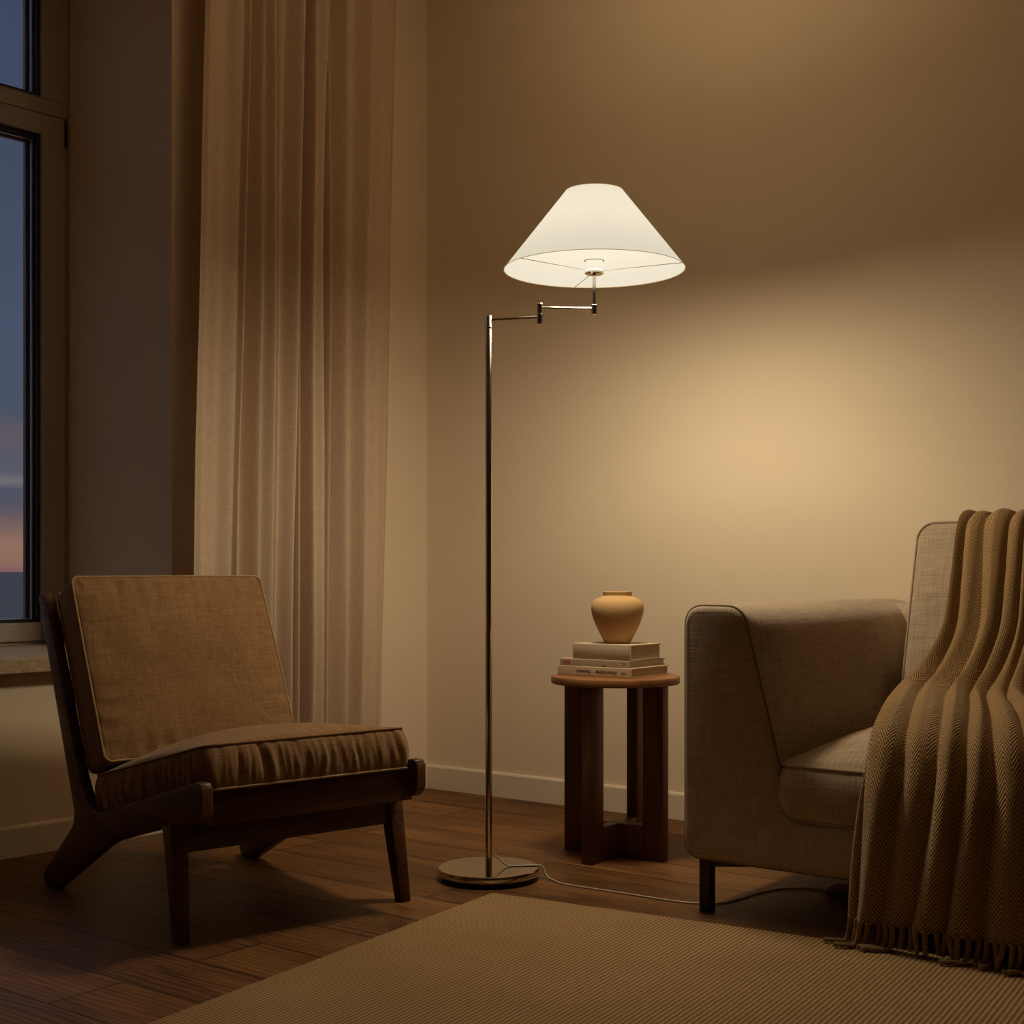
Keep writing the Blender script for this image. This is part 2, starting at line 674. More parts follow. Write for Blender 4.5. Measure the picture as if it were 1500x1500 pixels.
# ------------------------------------------------------------------ the room
# X runs along the wall behind the sofa, Y towards it; the corner of the two visible walls is at CX, CY.
CX, CY = -3.374, 3.862
H = 3.12
XR, YF = 2.1, -1.7
LW = Matrix.Translation((CX, CY, 0)) @ Matrix.Rotation(-math.atan2(.060, .998), 4, 'Z')   # window wall: x into the room, y along it


def struct(name, bm, mat, parent=None, mw=None, smooth=False):
    o = link(name, bm, mat, parent, smooth=smooth, mw=mw)
    if parent is None:
        o['kind'] = 'structure'
    return o


def slab(pts, z0, z1):
    return prism(pts, 'z', z0, z1)

yl = -5.7
foot = [(CX - .9, CY + .2), (XR + .2, CY + .2), (XR + .2, YF - .2), (CX - 1.3, YF - .2)]
struct('floor', slab([(CX - .02, CY + .15), (XR + .15, CY + .15), (XR + .15, YF - .15), (CX - .45, YF - .15)], -.12, 0), FLOOR)
struct('ceiling', slab(foot, H, H + .15), CEIL)
struct('wall_back', box(CX - .2, XR + .2, CY, CY + .18, 0, H), WALL)
struct('wall_right', box(XR, XR + .18, YF - .2, CY, 0, H), FARWALL)
struct('wall_front', box(CX - .5, XR, YF - .18, YF, 0, H), FARWALL)

# window wall with a deep reveal
W0, W1, ZS, ZH, TH = -2.30, -1.111, .515, 2.96, .70
bm = bmesh.new()
add_box(bm, -TH, 0, W1, .0, 0, H)
add_box(bm, -TH, 0, yl, W0, 0, H)
add_box(bm, -TH, 0, W0, W1, 0, ZS)
add_box(bm, -TH, 0, W0, W1, ZH, H)
struct('wall_left', bm, WALL, mw=LW)

# baseboards (top edge eased)
prof = [(0, 0), (.013, 0), (.013, .078), (.011, .083), (.006, .086), (0, .086)]
struct('baseboard_left', prism(prof, 'y', yl + .2, -.013), TRIM, mw=LW)
struct('baseboard_back', prism([(CY - a, b) for a, b in prof], 'x', CX + .002, XR), TRIM)

# window
win = bpy.data.objects.new('window_1', None)
COL.objects.link(win)
win.matrix_local = LW
win['kind'] = 'structure'
D0 = -.57          # room face of the frame


def ring(x0, x1, ya, yb, za, zb, w, wt=None, wb=None, bev=.003):
    wt = w if wt is None else wt
    wb = w if wb is None else wb
    b = bmesh.new()
    add_box(b, x0, x1, ya, ya + w, za, zb, bev)
    add_box(b, x0, x1, yb - w, yb, za, zb, bev)
    add_box(b, x0, x1, ya + w, yb - w, za, za + wb, bev)
    add_box(b, x0, x1, ya + w, yb - w, zb - wt, zb, bev)
    return b

struct('fixed_frame', ring(D0 - .075, D0 - .012, W0, W1, .545, ZH, .045, .05, .026), FRAME_W, win)
struct('transom', box(D0 - .075, D0 - .004, W0 + .03, W1 - .005, 2.292, 2.343, .004), FRAME_W, win)
sash = struct('sash', ring(D0 - .062, D0, W0 + .012, W1 - .016, .563, 2.29, .086, .067, .062, .005), FRAME_W, win)
struct('fanlight_frame', ring(D0 - .062, D0 - .002, W0 + .012, W1 - .005, 2.343, ZH - .02, .098, .06, .002, .002), FRAME_W, win)
for za, zb, yo in ((.625, 2.223, .102), (2.345, ZH - .08, .103)):
    g = struct('gasket', ring(D0 - .030, D0 - .012, W0 + yo, W1 - yo, za, zb, .011, .011, .011, .001), BLACK, win)
    struct('spacer', ring(D0 - .046, D0 - .034, W0 + yo + .002, W1 - yo - .002, za + .002, zb - .002, .016, .014, .010, .001), SPACER, win)
    struct('outer_bead', ring(D0 - .075, D0 - .058, W0 + yo - .01, W1 - yo + .01, za - .01, zb + .01, .036, .03, .012, .002), OUTFRAME, win)
    struct('pane', box(D0 - .033, D0 - .029, W0 + yo, W1 - yo, za, zb), GLASS, win)
    struct('pane', box(D0 - .052, D0 - .048, W0 + yo, W1 - yo, za, zb), GLASS, win)
struct('hinge', box(D0 - .004, D0 + .008, W1 - .021, W1 - .014, 2.195, 2.285, .002), BLACK, win)
struct('window_sill', box(D0 - .03, .055, W0 - .06, W1 + .05, .512, .553, .003), SILL, win)

# the sea far below the window
sea = struct('sea', box(-9000, -60, -6000, 6000, -24.2, -24), SEA)

# ------------------------------------------------------------------ curtain
# folds: (position at top, position at z=.8, depth off the wall)
folds = [(-1.066, -1.112, .098), (-1.050, -1.090, .102), (-1.000, -1.045, .104), (-.945, -1.000, .112), (-.931, -.986, .122),
         (-.920, -.970, .082), (-.890, -.925, .088), (-.860, -.888, .112), (-.842, -.858, .126), (-.834, -.848, .066),
         (-.800, -.828, .088), (-.770, -.800, .100), (-.728, -.766, .128), (-.716, -.744, .058), (-.706, -.722, .112),
         (-.690, -.705, .082), (-.672, -.690, .086), (-.655, -.676, .118), (-.630, -.645, .130), (-.620, -.634, .060),
         (-.598, -.606, .116), (-.580, -.590, .080), (-.545, -.560, .084), (-.505, -.515, .110), (-.490, -.500, .086),
         (-.450, -.470, .090), (-.400, -.440, .112), (-.375, -.420, .094), (-.330, -.370, .104), (-.285, -.330, .098), (-.255, -.308, .092)]


def curtain_bm():
    b = bmesh.new()
    nu, nv = 420, 60
    zt, zb = 3.02, .012
    V = []
    for j in range(nv + 1):
        z = zb + (zt - zb) * j / nv
        t = (z - .8) / 1.9
        ks = []
        for i, (pt, pb, d) in enumerate(folds):
            p = pb + (pt - pb) * t
            amp = 1 + .35 * noise.noise(Vector((i * 3.7, z * .9, 2.0)))
            ks.append((p + .006 * noise.noise(Vector((i * 1.9, z * 1.3, 7.0))), 1e-9 + .095 + (d - .095) * amp * (3.4 if d < .095 else 2.0)))
        for i in range(1, len(ks)):
            ks[i] = (max(ks[i][0], ks[i - 1][0] + .006), max(.012, ks[i][1]))
        a0, a1 = ks[0][0], ks[-1][0]
        row = []
        for i in range(nu + 1):
            a = a0 + (a1 - a0) * i / nu
            off = .012 + lerp_knots(a, ks)
            off += .004 * noise.noise(Vector((a * 14, z * .5, 1.3)))
            row.append(b.verts.new((off, a, z)))
        V.append(row)
    for j in range(nv):
        for i in range(nu):
            b.faces.new((V[j][i], V[j][i + 1], V[j + 1][i + 1], V[j + 1][i]))
    return b

cur = link('curtain', curtain_bm(), CURTAIN, mw=LW, angle=180)
tag(cur, 'long pale linen curtain hanging in soft folds beside the window corner', 'curtain')

# ------------------------------------------------------------------ rug
RA = R(6.9)
rug = link('rug', box(0, 2.25, -3.2, 0, 0, .007, .003), RUG, smooth=True)
rug.location = (-2.132, 2.683, 0.0005)
rug.rotation_euler = (0, 0, RA)
tag(rug, 'ribbed tan wool rug on the wooden floor in front of the sofa', 'rug')

# ------------------------------------------------------------------ floor lamp
lamp = empty('floor_lamp', 'tall nickel swing-arm floor lamp with a lit cream cone shade', 'lamp', (-2.2553, 2.8229, 0))
SC = Vector((.2309, .1438, 0))         # shade axis seen from the pole
EB = Vector((.1298, .0467, 0))         # elbow
base = link('base', lathe([(0, .012), (.122, .012), (.1285, .0125), (.1308, .0145), (.1308, .027), (.1300, .0295), (.1280, .0305), (0, .0305)], 96), METAL, lamp, angle=25)
link('foot_ring', lathe([(.0, .0), (.119, .0), (.1215, .002), (.1215, .012), (0, .012)], 72), BLACK, base)
pole = link('pole', lathe([(0, .0305), (.0088, .0305), (.0088, 1.4505), (.0078, 1.4525), (0, 1.4525)], 32), METAL, lamp, angle=30)
link('collar', lathe([(.0088, 1.418), (.0098, 1.419), (.0098, 1.4225), (.0088, 1.4235)], 32), METAL, pole)
arm = link('lower_arm', tube([(0, 0, 1.442), EB + Vector((0, 0, 1.442))], .0035, 14), METAL, lamp)
bm = lathe([(0, 1.4235), (.0072, 1.4235), (.0078, 1.4245), (.0078, 1.4485), (.0070, 1.449), (.0070, 1.4502), (.0078, 1.4507), (.0078, 1.4755), (.0070, 1.4765), (0, 1.4765)], 28)
bmesh.ops.translate(bm, verts=bm.verts[:], vec=EB)
link('elbow_joint', bm, METAL, lamp, angle=30)
link('upper_arm', tube([EB + Vector((0, 0, 1.466)), SC + Vector((0, 0, 1.466))], .0035, 14), METAL, lamp)
bm = lathe([(0, 1.4510), (.0068, 1.4510), (.0076, 1.452), (.0076, 1.4752), (.0070, 1.476), (.0046, 1.4762), (.0046, 1.556), (0, 1.556)], 28)
bmesh.ops.translate(bm, verts=bm.verts[:], vec=SC)
link('stem', bm, METAL, lamp, angle=30)
ZB, ZT, RB, RT = 1.566, 1.7665, .2315, .0735
bm = lathe([(RB + (RT - RB) * k / 12, ZB + (ZT - ZB) * k / 12) for k in range(13)], 128)
bmesh.ops.translate(bm, verts=bm.verts[:], vec=SC)
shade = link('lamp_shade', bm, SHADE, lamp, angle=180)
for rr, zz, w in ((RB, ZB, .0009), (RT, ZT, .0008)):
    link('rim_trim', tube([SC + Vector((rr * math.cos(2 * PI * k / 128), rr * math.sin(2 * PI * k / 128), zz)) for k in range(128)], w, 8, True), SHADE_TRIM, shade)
bm = lathe([(0, 1.5535), (.021, 1.5535), (.0245, 1.556), (.0245, 1.561), (.021, 1.564), (.0, 1.564)], 40)
bmesh.ops.translate(bm, verts=bm.verts[:], vec=SC)
sock = link('socket', bm, METAL, lamp, angle=30)
link('sleeve_ring', tube([SC + Vector((.0245 * math.cos(2 * PI * k / 40), .0245 * math.sin(2 * PI * k / 40), 1.5885)) for k in range(40)], .0012, 6, True), WIRE, sock)
for a in (R(100), R(215), R(-21)):
    # three carrier wires from the holder to the lower rim
    d = Vector((math.cos(a + R(37.7)), math.sin(a + R(37.7)), 0))
    link('carrier_wire', tube([SC + d * .023 + Vector((0, 0, 1.562)), SC + d * (RB - .001) + Vector((0, 0, ZB))], .0008, 6), WIRE, shade)
ZL = 1.615
bm = lathe([(0, 1.564), (.0205, 1.564), (.0215, 1.568), (.0215, 1.600), (.029, 1.618), (.032, 1.634), (.030, 1.650), (.021, 1.664), (.010, 1.670), (0, 1.671)], 40)
bmesh.ops.translate(bm, verts=bm.verts[:], vec=SC)
link('bulb', bm, BULB, lamp, angle=180)
# flex: out of the pole, over the foot, across the floor to the switch under the sofa
LP = Vector((-2.2553, 2.8229, 0))
cpts = [(.008, .006, .066), (.020, .016, .052), (.033, .027, .0375), (.048, .040, .0325), (.085, .075, .0325), (.100, .087, .0325), (.107, .090, .029), (.114, .090, .015), (.128, .086, .005), (.150, .078, .0025)]
world = [(-2.051, 2.882), (-1.91, 2.888), (-1.80, 2.893), (-1.723, 2.899), (-1.677, 2.917), (-1.640, 2.952), (-1.628, 3.03), (-1.622, 3.10), (-1.600, 3.168), (-1.55, 3.214), (-1.50, 3.225)]
cpts += [(x - LP.x, y - LP.y, .0025) for x, y in world]
cord = link('cord', tube(spline(cpts, 8), .0021, 8), CORD, lamp)
bm, _, _ = cushion_shape(.085, .05, .012, .022, .010, .0, .003, 18, 4)
sw = link('foot_switch', bm, SWITCH, cord, mw=Matrix.Translation((-1.462 - LP.x, 3.225 - LP.y, .008)) @ Matrix.Rotation(R(10), 4, 'Z'))
tail = [(-1.42, 3.232, .003), (-1.2, 3.30, .003), (-.7, 3.45, .003), (-.2, 3.78, .003)]
link('cord_tail', tube([Vector(p) - LP for p in spline(tail, 8)], .0021, 8), CORD, cord)

# the light the lamp gives, then an added spot for the ceiling
ld = bpy.data.lights.new('lamp_bulb_light', 'POINT')
ld.energy = 44
ld.color = (1, .82, .55)
ld.shadow_soft_size = .105
lo = bpy.data.objects.new('lamp_bulb_light', ld)
COL.objects.link(lo)
lo.location = SC + Vector((0, 0, ZL))
lo.parent = lamp
ud = bpy.data.lights.new('ceiling_fill_spot', 'SPOT')      # added fill, far stronger than the bulb, bounced off the ceiling
ud.energy = 250
ud.color = (1, .78, .50)
ud.spot_size = R(50)
ud.spot_blend = .6
ud.shadow_soft_size = .03
uo = bpy.data.objects.new('ceiling_fill_spot', ud)
COL.objects.link(uo)
uo.location = SC + Vector((0, 0, 1.665))
uo.rotation_euler = (PI, 0, 0)
uo.parent = lamp

# ------------------------------------------------------------------ side table, books, vase
TX, TY = -2.160, 3.270
tab = empty('side_table', 'round dark wood side table on a cross base between lamp and sofa', 'table', (TX, TY, 0), R(4))
link('table_top', lathe([(0, .4805), (.1755, .4805), (.1785, .482), (.1795, .485), (.1795, .498), (.178, .501), (.175, .5022), (0, .5022)], 96), TABLE_WOOD_H, tab, angle=30)
LR, LT, LWD = .157, .017, .062
for k in range(4):
    a = k * PI / 2
    rot = Matrix.Rotation(a, 4, 'Z')
    bm = box(LR - LWD, LR, -LT, LT, 0, .4803, .0015)
    link('leg', bm, TABLE_WOOD_V, tab, mw=rot)
bm = bmesh.new()
add_box(bm, -(LR - LWD), LR - LWD, -LT + .0005, LT - .0005, .002, .094, .001)
add_box(bm, -LT + .0006, LT - .0006, -(LR - LWD), LR - LWD, .002, .0935, .001)
link('cross_base', bm, TABLE_WOOD_V, tab)


def book(name, label, loc, rz, w, d, h, cov, board=.003, spine_round=0.0, inset=.004):
    """w along the spine, d deep, spine on the -Y side."""
    e = empty(name, label, 'book', loc, rz, 'books stacked on the side table')
    bm = bmesh.new()
    add_box(bm, -w / 2, w / 2, 0, d, 0, board, .0006)
    add_box(bm, -w / 2, w / 2, 0, d, h - board, h, .0006)
    pr = fillet([(0, 0), (.004, 0), (.004, h), (0, h)], [h * .18, 0, 0, h * .18], 5)
    b2 = prism([(p[0] - .0006, p[1]) for p in pr], 'x', -w / 2, w / 2)
    me = bpy.data.meshes.new('t')
    b2.to_mesh(me)
    b2.free()
    bm.from_mesh(me)
    bpy.data.meshes.remove(me)
    link('cover', bm, cov, e, angle=40)
    link('pages', box(-w / 2 + inset, w / 2 - inset, .0036, d - inset, board, h - board), PAGES, e, smooth=False)
    return e


def lettering(txt, parent, x, z, size, mat, rot=PI, name='lettering'):
    cu = bpy.data.curves.new(name, 'FONT')
    cu.body = txt
    cu.size = size
    cu.extrude = .0001
    cu.offset = .00018
    cu.align_x = 'CENTER'
    cu.align_y = 'CENTER'
    cu.materials.append(mat)
    o = bpy.data.objects.new(name, cu)
    COL.objects.link(o)
    me = bpy.data.meshes.new_from_object(o.evaluated_get(bpy.context.evaluated_depsgraph_get()))
    bpy.data.objects.remove(o)
    o = bpy.data.objects.new(name, me)
    COL.objects.link(o)
    o.matrix_local = Matrix.Translation((x, -.0012, z)) @ Matrix.Rotation(PI / 2, 4, 'X') @ Matrix.Rotation(rot, 4, 'Z')
    o.parent = parent
    return o

zt = .5024
b1 = book('book', 'cream book with dark spine lettering at the bottom of the stack on the table', (-2.183, 3.198, zt), 0, .246, .195, .0262, COVER_A, .003)
lettering('Panorama', b1, -.035, .0130, .0115, INK)
lettering('Gerhard Richter', b1, .040, .0130, .0105, INK)
lettering('TATE', b1, .098, .0130, .006, INK)
zt += .0264
b2 = book('book', 'greyish book with a red spine patch in the middle of the stack on the table', (-2.186, 3.204, zt), R(.6), .232, .188, .0196, COVER_B, .0025)
link('spine_patch', box(-.104, -.080, -.0009, .0, .006, .0145), RED, b2, smooth=False)
link('spine_mark', box(.026, .036, -.0009, .0, .0015, .0045), INK, b2, smooth=False)
link('spine_mark', box(.096, .0985, -.0009, .0, .007, .014), INK, b2, smooth=False)
zt += .0198
b3 = book('book', 'thick pale cloth book on top of the stack under the clay vase', (-2.170, 3.216, zt), R(-1.0), .196, .150, .0425, COVER_C, .0035, inset=.003)
# on this one a slipcase board stands out below the block
link('slipcase', box(-.0935, .0935, -.0045, .146, .0095, .0426, .001), COVER_C, b3)
zt += .0428
prof = [(0, 0), (.0345, 0), (.0365, .002), (.041, .010), (.0495, .027), (.0595, .047), (.0672, .066), (.0722, .084), (.0737, .097), (.0722, .109), (.0665, .119), (.058, .1255),
        (.048, .1295), (.0425, .131), (.0400, .133), (.0395, .1355), (.0405, .1395), (.0418, .1435), (.0412, .1448), (.0395, .1442), (.0365, .138), (.036, .131), (.050, .124), (.066, .110), (.069, .097), (.062, .066), (.044, .027), (.030, .008), (0, .008)]
vase = link('vase', lathe(prof, 72), CLAY, angle=50)
vase.location = (-2.163, 3.285, zt)
tag(vase, 'round ochre clay vase with a short neck standing on stacked books', 'vase')

# ------------------------------------------------------------------ armchair
ch = empty('armchair', 'low walnut-framed lounge chair with brown linen cushions in front of the window', 'chair', (-2.672, 2.29, 0), R(-11.5))
side = [(-.413, .728), (-.400, .742), (-.384, .735), (-.362, .716), (-.165, .300), (-.118, .235), (-.060, .222), (.418, .3515), (.436, .350), (.443, .338), (.443, .282), (.428, .264),
        (.275, .236), (.02, .168), (-.030, .147), (-.305, .004), (-.316, 0), (-.366, 0), (-.385, .028), (-.198, .178), (-.196, .215)]
side = fillet(side, [.006, .008, .006, .008, 0, .05, .03, .008, .008, .008, .012, .012, 0, .06, .10, .01, .004, .008, .02, .03, .04], 4)
for s in (-1, 1):
    bm = prism(side, 'y', s * .280 - .014, s * .280 + .014, .004, 2)
    sf = link('side_frame', bm, CHAIR_WOOD, ch, angle=40)
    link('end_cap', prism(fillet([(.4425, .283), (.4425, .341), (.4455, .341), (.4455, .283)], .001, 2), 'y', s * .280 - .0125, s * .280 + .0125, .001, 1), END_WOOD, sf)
for s in (-1, 1):
    bm = bmesh.new()
    r = bmesh.ops.create_cube(bm, size=1)
    for v in r['verts']:
        t = v.co.z + .5
        tw, td = (.0205 * t + .0145 * (1 - t)), (.021 * t + .0145 * (1 - t))
        cx = .312 * t + .353 * (1 - t)
        cy = s * (.286 * t + .293 * (1 - t))
        v.co = Vector((cx + (1 if v.co.x > 0 else -1) * td, cy + (1 if v.co.y > 0 else -1) * tw, .246 * t))
    bmesh.ops.bevel(bm, geom=bm.edges[:], offset=.003, segments=2, profile=.5, affect='EDGES')
    link('leg', bm, CHAIR_WOOD, ch)
tilt = Matrix.Translation((.318, 0, .214)) @ Matrix.Rotation(R(-8), 4, 'Y')
WOODY = mat_wood('chair_walnut_cross', (.035, .014, .006, 1), (.085, .034, .014, 1), (.15, .062, .026, 1), 1, 1.0, .4)
link('apron', box(-.010, .010, -.275, .275, -.029, .029, .002), WOODY, ch, mw=tilt)
SR = R(-13)
link('front_rail', box(-.011, .011, -.268, .268, -.038, .034, .003), WOODY, ch, mw=Matrix.Translation((.405, 0, .291)) @ Matrix.Rotation(SR, 4, 'Y'))
link('seat_deck', box(-.24, .235, -.266, .266, -.006, .006, .001), WOODY, ch, mw=Matrix.Translation((.160, 0, .2645)) @ Matrix.Rotation(R(-15), 4, 'Y'))
U, Nn = Vector((-.41, 0, .912)), Vector((.912, 0, .41))
bk = Matrix(((0, U.x, Nn.x, 0), (1, U.y, Nn.y, 0), (0, U.z, Nn.z, 0), (0, 0, 0, 1)))
for q in (-.18, -.02, .14):
    p = Vector((-.218, 0, .539)) - Nn * .060 + U * q
    link('back_slat', box(-.266, .266, -.03, .03, -.007, .007, .002), WOODY, ch, mw=Matrix.Translation(p) @ bk)
bm, top, bot = cushion_shape(.555, .530, .094, .028, .058, .004, .010, 120, 14, .0075, 62, 3, .003, 2.0)
sm = Matrix.Translation((.1417, 0, .3152)) @ Matrix.Rotation(SR, 4, 'Y')
seat = link('seat_cushion', bm, CHAIR_FABRIC, ch, angle=60, mw=sm)
for lp, pm in ((top, CHAIR_FABRIC), (bot, CHAIR_PIPE)):
    link('piping', tube([p + Vector((p.x, p.y, 0)).normalized() * .002 for p in lp], .0028, 8, True), pm, seat)
bm, top, bot = cushion_shape(.532, .478, .094, .018, .022, .0, .005, 110, 8, .0015, 40, 11, .008, 2.6)
bcm = Matrix.Translation(Vector((-.2165, 0, .541))) @ bk
back = link('back_cushion', bm, CHAIR_FABRIC, ch, angle=60, mw=bcm)
for lp in (top, bot):
    link('piping', tube([p + Vector((p.x, p.y, 0)).normalized() * .002 for p in lp], .0028, 8, True), CHAIR_PIPE, back)

# ------------------------------------------------------------------ sofa
SX0, SX1, SY0, SY1 = -1.690, .47, 2.846, 3.845
sofa = empty('sofa', 'grey-brown linen sofa with a rounded arm by the back wall', 'sofa', (SX0, SY0, 0))
Wd = SX1 - SX0
Dp = SY1 - SY0
def outline(ri, xi, rl):
    half = [(0, .124), (0, .713), (xi, .713), (.243, .360), (.252, .235)]
    return fillet(half + [(Wd - x, z) for x, z in half[::-1]], [.045, .050, ri, .25, rl, rl, .25, ri, .050, .045], 10)
front = outline(.055, .150, .075)
bm = bmesh.new()
# body: the U-shaped front carried back to the wall, softly pillowed at its front edge
rings = []
steps = [(.012, .016), (.004, .006), (0.0, 0.0)]
cxm, czm = Wd / 2, .3
def inset_poly(poly, d):
    out = []
    n = len(poly)
    for i in range(n):
        a, p, b = Vector(poly[i - 1]), Vector(poly[i]), Vector(poly[(i + 1) % n])
        t = (b - a)
        if t.length < 1e-9:
            out.append(tuple(p)); continue
        nn = Vector((t.y, -t.x)).normalized()   # outline runs clockwise seen from the front: this points inward
        out.append(tuple(p + nn * d))
    return out
secs = [(.0, .014, 0), (.003, .006, 0), (.010, .0005, 0), (.016, 0, 0), (.05, -.001, .45), (.10, -.002, .8), (.18, -.002, 1), (.35, -.002, 1), (.60, -.002, 1), (Dp - .02, 0, 1), (Dp, .01, 1)]
vr = []
for y, d, q in secs:
    poly = inset_poly(outline(.055 + .115 * q, .150 + .050 * q, .075), d)
    vr.append([bm.verts.new((p[0], y, p[1])) for p in poly])
n = len(front)
for a, b in zip(vr, vr[1:]):
    for i in range(n):
        bm.faces.new((a[i], a[(i + 1) % n], b[(i + 1) % n], b[i]))
bm.faces.new(vr[0])
bm.faces.new(vr[-1][::-1])
body = link('body', bm, SOFA_FABRIC, sofa, angle=50)
pts = inset_poly(front, -.0005)
link('piping', tube([(p[0], .013, p[1]) for p in pts], .0032, 8, True), SOFA_PIPE, body)
# backrest between the arms
pr = fillet([(Dp - .17, .20), (Dp - .15, .705), (Dp - .005, .705), (Dp - .005, .20)], [0, .05, .04, 0], 6)
bm = prism(pr, 'x', .10, Wd - .10, .03, 4)
link('backrest', bm, SOFA_FABRIC, sofa, angle=50)
cw = (Wd - 2 * .252) / 2
for k in range(2):
    cx = .249 + cw * (k + .5)
    ex = .022 if k == 0 else 0
    bm, top, bot = cushion_shape(cw - .004 + ex, .72, .122, .05, .112, .0, .016, 60, 10, .0015, 30, 21 + k, .005, 2.0)
    sc = link('seat_cushion', bm, SOFA_FABRIC, sofa, angle=60, mw=Matrix.Translation((cx - ex / 2, .012 + .36, .2985)))
    for lp in (top, bot):
        link('piping', tube([p + Vector((p.x, p.y, 0)).normalized() * .002 for p in lp], .0032, 8, True), SOFA_FABRIC, sc)
    bm, top, bot = cushion_shape(cw - .05, .50, .15, .045, .035, .01, .02, 48, 10, .002, 30, 31 + k, .004, 2.4)
    th = R(90 - 15)
    bc = link('back_cushion', bm, SOFA_FABRIC, sofa, angle=60,
              mw=Matrix.Translation((cx + .005, Dp - .245, .659)) @ Matrix.Rotation(th, 4, 'X'))
    link('piping', tube([p + Vector((p.x, p.y, 0)).normalized() * .002 for p in top], .0032, 8, True), SOFA_FABRIC, bc)
    link('piping', tube([p + Vector((p.x, p.y, 0)).normalized() * .002 for p in bot], .0032, 8, True), SOFA_FABRIC, bc)
for lx, ly in ((.050, .022), (Wd - .05, .022), (.05, Dp - .06), (Wd - .05, Dp - .06)):
    leg = link('leg', box(lx - .014, lx + .014, ly - .010, ly + .018, 0, .1245, .002), SOFA_LEG, sofa)
    sx = 1 if lx < 1 else -1
    sy = 1 if ly < .3 else -1
    bm = box(.0, .17, -.012, .012, .105, .126, .001)
    link('leg_bracket', bm, SOFA_LEG, leg, mw=Matrix.Translation((lx, ly, 0)) @ Matrix.Rotation(math.atan2(sy * .61, sx * .79), 4, 'Z'))

# ------------------------------------------------------------------ throw blanket
# stations of the two borders: (x left, x right, y, z)
ST = [(-1.290, -.86, 3.792, .77), (-1.296, -.86, 3.765, .895), (-1.297, -.86, 3.680, .931), (-1.295, -.86, 3.568, .912), (-1.285, -.85, 3.494, .78),
      (-1.285, -.83, 3.436, .65), (-1.315, -.80, 3.365, .55), (-1.335, -.75, 3.27, .500), (-1.300, -.66, 3.13, .490), (-1.262, -.56, 2.985, .474), (-1.240, -.48, 2.880, .430),
      (-1.232, -.43, 2.832, .360), (-1.238, -.40, 2.812, .28), (-1.246, -.39, 2.802, .18), (-1.250, -.385, 2.798, .10), (-1.252, -.38, 2.797, .058)]
SL = spline([(a, y, z) for a, b, y, z in ST], 9)
SRt = spline([(b, y, z) for a, b, y, z in ST], 9)


def fold_h(u, v):
    """height of the folds over the smooth drape, u across, v 0..1 along"""
    uu = u * 11.0 + .55 * noise.noise(Vector((u * 3.1, v * 2.2, 5.0))) + .25 * math.sin(v * 5 + u * 9)
    k = math.floor(uu)
    f = uu - k
    amp = .55 + .45 * noise.noise(Vector((k * 2.7, v * 1.6, 9.0))) + .25
    skew = .42 + .16 * noise.noise(Vector((k * 1.3, v * .8, 3.0)))
    g = f / skew if f < skew else (1 - f) / (1 - skew)
    g = math.sin(g * PI / 2) ** .85
    return max(.1, amp) * g


def blanket():
    b = bmesh.new()
    uvl = b.loops.layers.uv.new('UVMap')
    nu, nv = 330, len(SL) - 1
    V, UVs = [], {}
    arc = 0
    hem = []
    for j in range(nv + 1):
        t = j / nv
        a, c = SL[j], SRt[j]
        jn, jp = min(j + 1, nv), max(j - 1, 0)
        tan = (SL[jn] - SL[jp]).normalized()
        nrm = Vector((1, 0, 0)).cross(tan)
        nrm = Vector((0, nrm.y, nrm.z)).normalized()
        if nrm.y > 0 and nrm.z < .2 and j > 20:
            nrm = -nrm
        if nrm.z < -.3:
            nrm = -nrm
        if j:
            arc += (SL[j] - SL[j - 1]).length
        row = []
        for i in range(nu + 1):
            u = i / nu
            p = a.lerp(c, u)
            h = fold_h(u, t)
            A = .017 + .013 * min(1, max(0, (t - .12) / .2))
            edge = min(1, u / .02 + .25)
            p = p + nrm * (.006 + A * h * edge)
            p.x += .012 * noise.noise(Vector((u * 16, t * 2.5, 1.0))) * (1 if u > .01 else 0)
            if t < .16:                       # behind the cushion
                pass
            v = b.verts.new(p)
            UVs[v] = (u * 1.05, arc)
            row.append(v)
        V.append(row)
    for j in range(nv):
        for i in range(nu):
            f = b.faces.new((V[j][i], V[j][i + 1], V[j + 1][i + 1], V[j + 1][i]))
            for lp in f.loops:
                lp[uvl].uv = UVs[lp.vert]
    hem = [v.co.copy() for v in V[-1]]
    return b, hem

bb, hem = blanket()
throw = link('throw_blanket', bb, HERR, angle=180)
tag(throw, 'brown herringbone wool throw with a fringe draped over the sofa', 'blanket')
md = throw.modifiers.new('thickness', 'SOLIDIFY')
md.thickness = .005
md.offset = -1
rt = random.Random(4)
for k in range(50):
    i = int((k + .5) / 50 * (len(hem) - 1))
    p = hem[i]
    sway = rt.uniform(-.006, .006)
    ln = rt.uniform(.85, 1.05)
    out = rt.uniform(.0, .010)
    if k in (3, 4, 5, 6) or rt.random() < .18:     # a few tassels trail on the rug
        d = rt.uniform(-.025, .015)
        pts = [p + Vector((0, 0, .004)), p + Vector((sway, -.002, -.025)), Vector((p.x + sway - .004, p.y - .012, .0145)), Vector((p.x + d, p.y - .026, .0148)), Vector((p.x + d * 1.6 - .01, p.y - .03 - out, .0148))]
    else:
        pts = [p + Vector((0, 0, .004)), p + Vector((sway * .5, -out * .4, -.018)), Vector((p.x + sway, p.y - out, .030)), Vector((p.x + sway * 1.4, p.y - out * 1.3, .0135 + (1 - ln) * .02))]
    link('tassel', tube(spline(pts, 5), lambda t: .0062 * (1 - .25 * t) * (1 + .12 * math.sin(t * 40)), 8), TASSEL, throw)

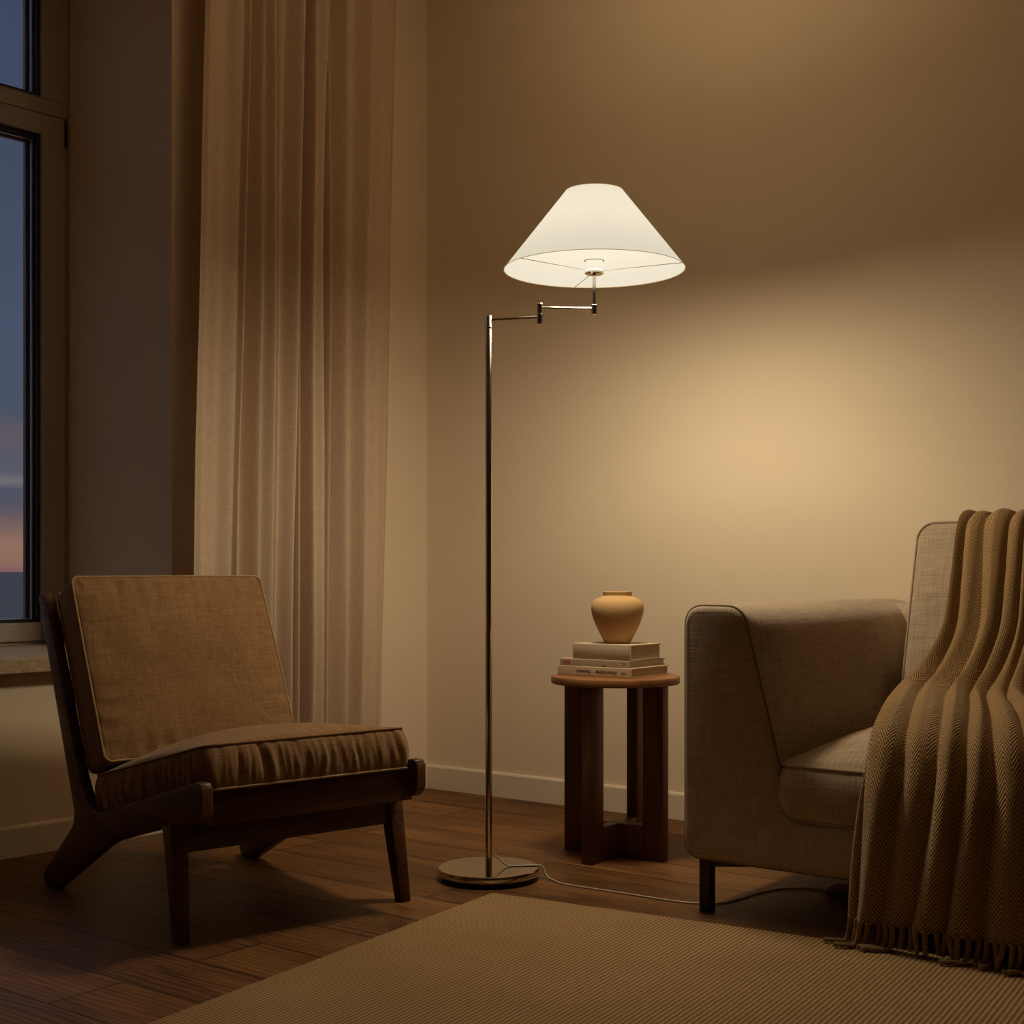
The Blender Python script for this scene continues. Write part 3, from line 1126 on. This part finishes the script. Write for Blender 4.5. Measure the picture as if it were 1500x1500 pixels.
# ------------------------------------------------------------------ dusk sky
w = bpy.data.worlds.new('dusk')
C.world = w
w.use_nodes = True
nt = w.node_tree
nt.nodes.clear()
tc = nt.nodes.new('ShaderNodeTexCoord')
sp = nt.nodes.new('ShaderNodeSeparateXYZ')
nt.links.new(tc.outputs['Generated'], sp.inputs[0])
mp = nt.nodes.new('ShaderNodeMapping')
mp.inputs['Scale'].default_value = (1.6, 1.6, 26)
nt.links.new(tc.outputs['Generated'], mp.inputs[0])
nz = nt.nodes.new('ShaderNodeTexNoise')
nz.inputs['Scale'].default_value = 1.6
nz.inputs['Detail'].default_value = 4
nt.links.new(mp.outputs[0], nz.inputs['Vector'])
def wm(op, a, b):
    nd = nt.nodes.new('ShaderNodeMath')
    nd.operation = op
    for i, v in enumerate((a, b)):
        if isinstance(v, (int, float)):
            nd.inputs[i].default_value = v
        else:
            nt.links.new(v, nd.inputs[i])
    return nd.outputs[0]
el = wm('ADD', sp.outputs[2], wm('MULTIPLY', wm('SUBTRACT', nz.outputs['Fac'], .5), .030))
cr = nt.nodes.new('ShaderNodeValToRGB')
nt.links.new(el, cr.inputs[0])
E = cr.color_ramp.elements
stops = [(0.0, srgb(138, 96, 96)), (.010, srgb(160, 116, 98)), (.022, srgb(140, 106, 98)), (.036, srgb(98, 88, 100)), (.052, srgb(84, 86, 104)), (.062, srgb(122, 114, 116)), (.072, srgb(92, 90, 106)),
         (.095, srgb(104, 90, 100)), (.11, srgb(80, 86, 106)), (.16, srgb(76, 86, 108)), (.26, srgb(72, 78, 100)), (.36, srgb(68, 76, 102)), (.50, (.70, .78, 1.15, 1)), (1, (1.05, 1.15, 1.7, 1))]
E[0].position, E[0].color = stops[0]
E[1].position, E[1].color = stops[-1]
for p, c in stops[1:-1]:
    e = E.new(p)
    e.color = c
bg = nt.nodes.new('ShaderNodeBackground')
bg.inputs[1].default_value = 1.15
nt.links.new(cr.outputs[0], bg.inputs[0])
wo = nt.nodes.new('ShaderNodeOutputWorld')
nt.links.new(bg.outputs[0], wo.inputs[0])

# ------------------------------------------------------------------ camera
cd = bpy.data.cameras.new('camera')
cam = bpy.data.objects.new('camera', cd)
COL.objects.link(cam)
cam.location = (0, 0, .8)
cam.rotation_euler = (PI / 2, 0, math.atan2(.6112, .7916))
cd.sensor_fit = 'HORIZONTAL'
cd.sensor_width = 36
cd.lens = 36 * 2050 / 1500
cd.shift_y = (833 - 750) / 1500
cd.clip_start = .05
cd.clip_end = 20000
C.camera = cam

C.view_settings.view_transform = 'Standard'
C.view_settings.look = 'None'
C.view_settings.exposure = 0
C.view_settings.gamma = 1
C.view_settings.use_curve_mapping = False
C.cycles.max_bounces = 10
C.cycles.diffuse_bounces = 6
C.cycles.transparent_max_bounces = 16
C.cycles.sample_clamp_indirect = 4
C.cycles.caustics_reflective = False
C.cycles.caustics_refractive = False
C.cycles.use_denoising = True
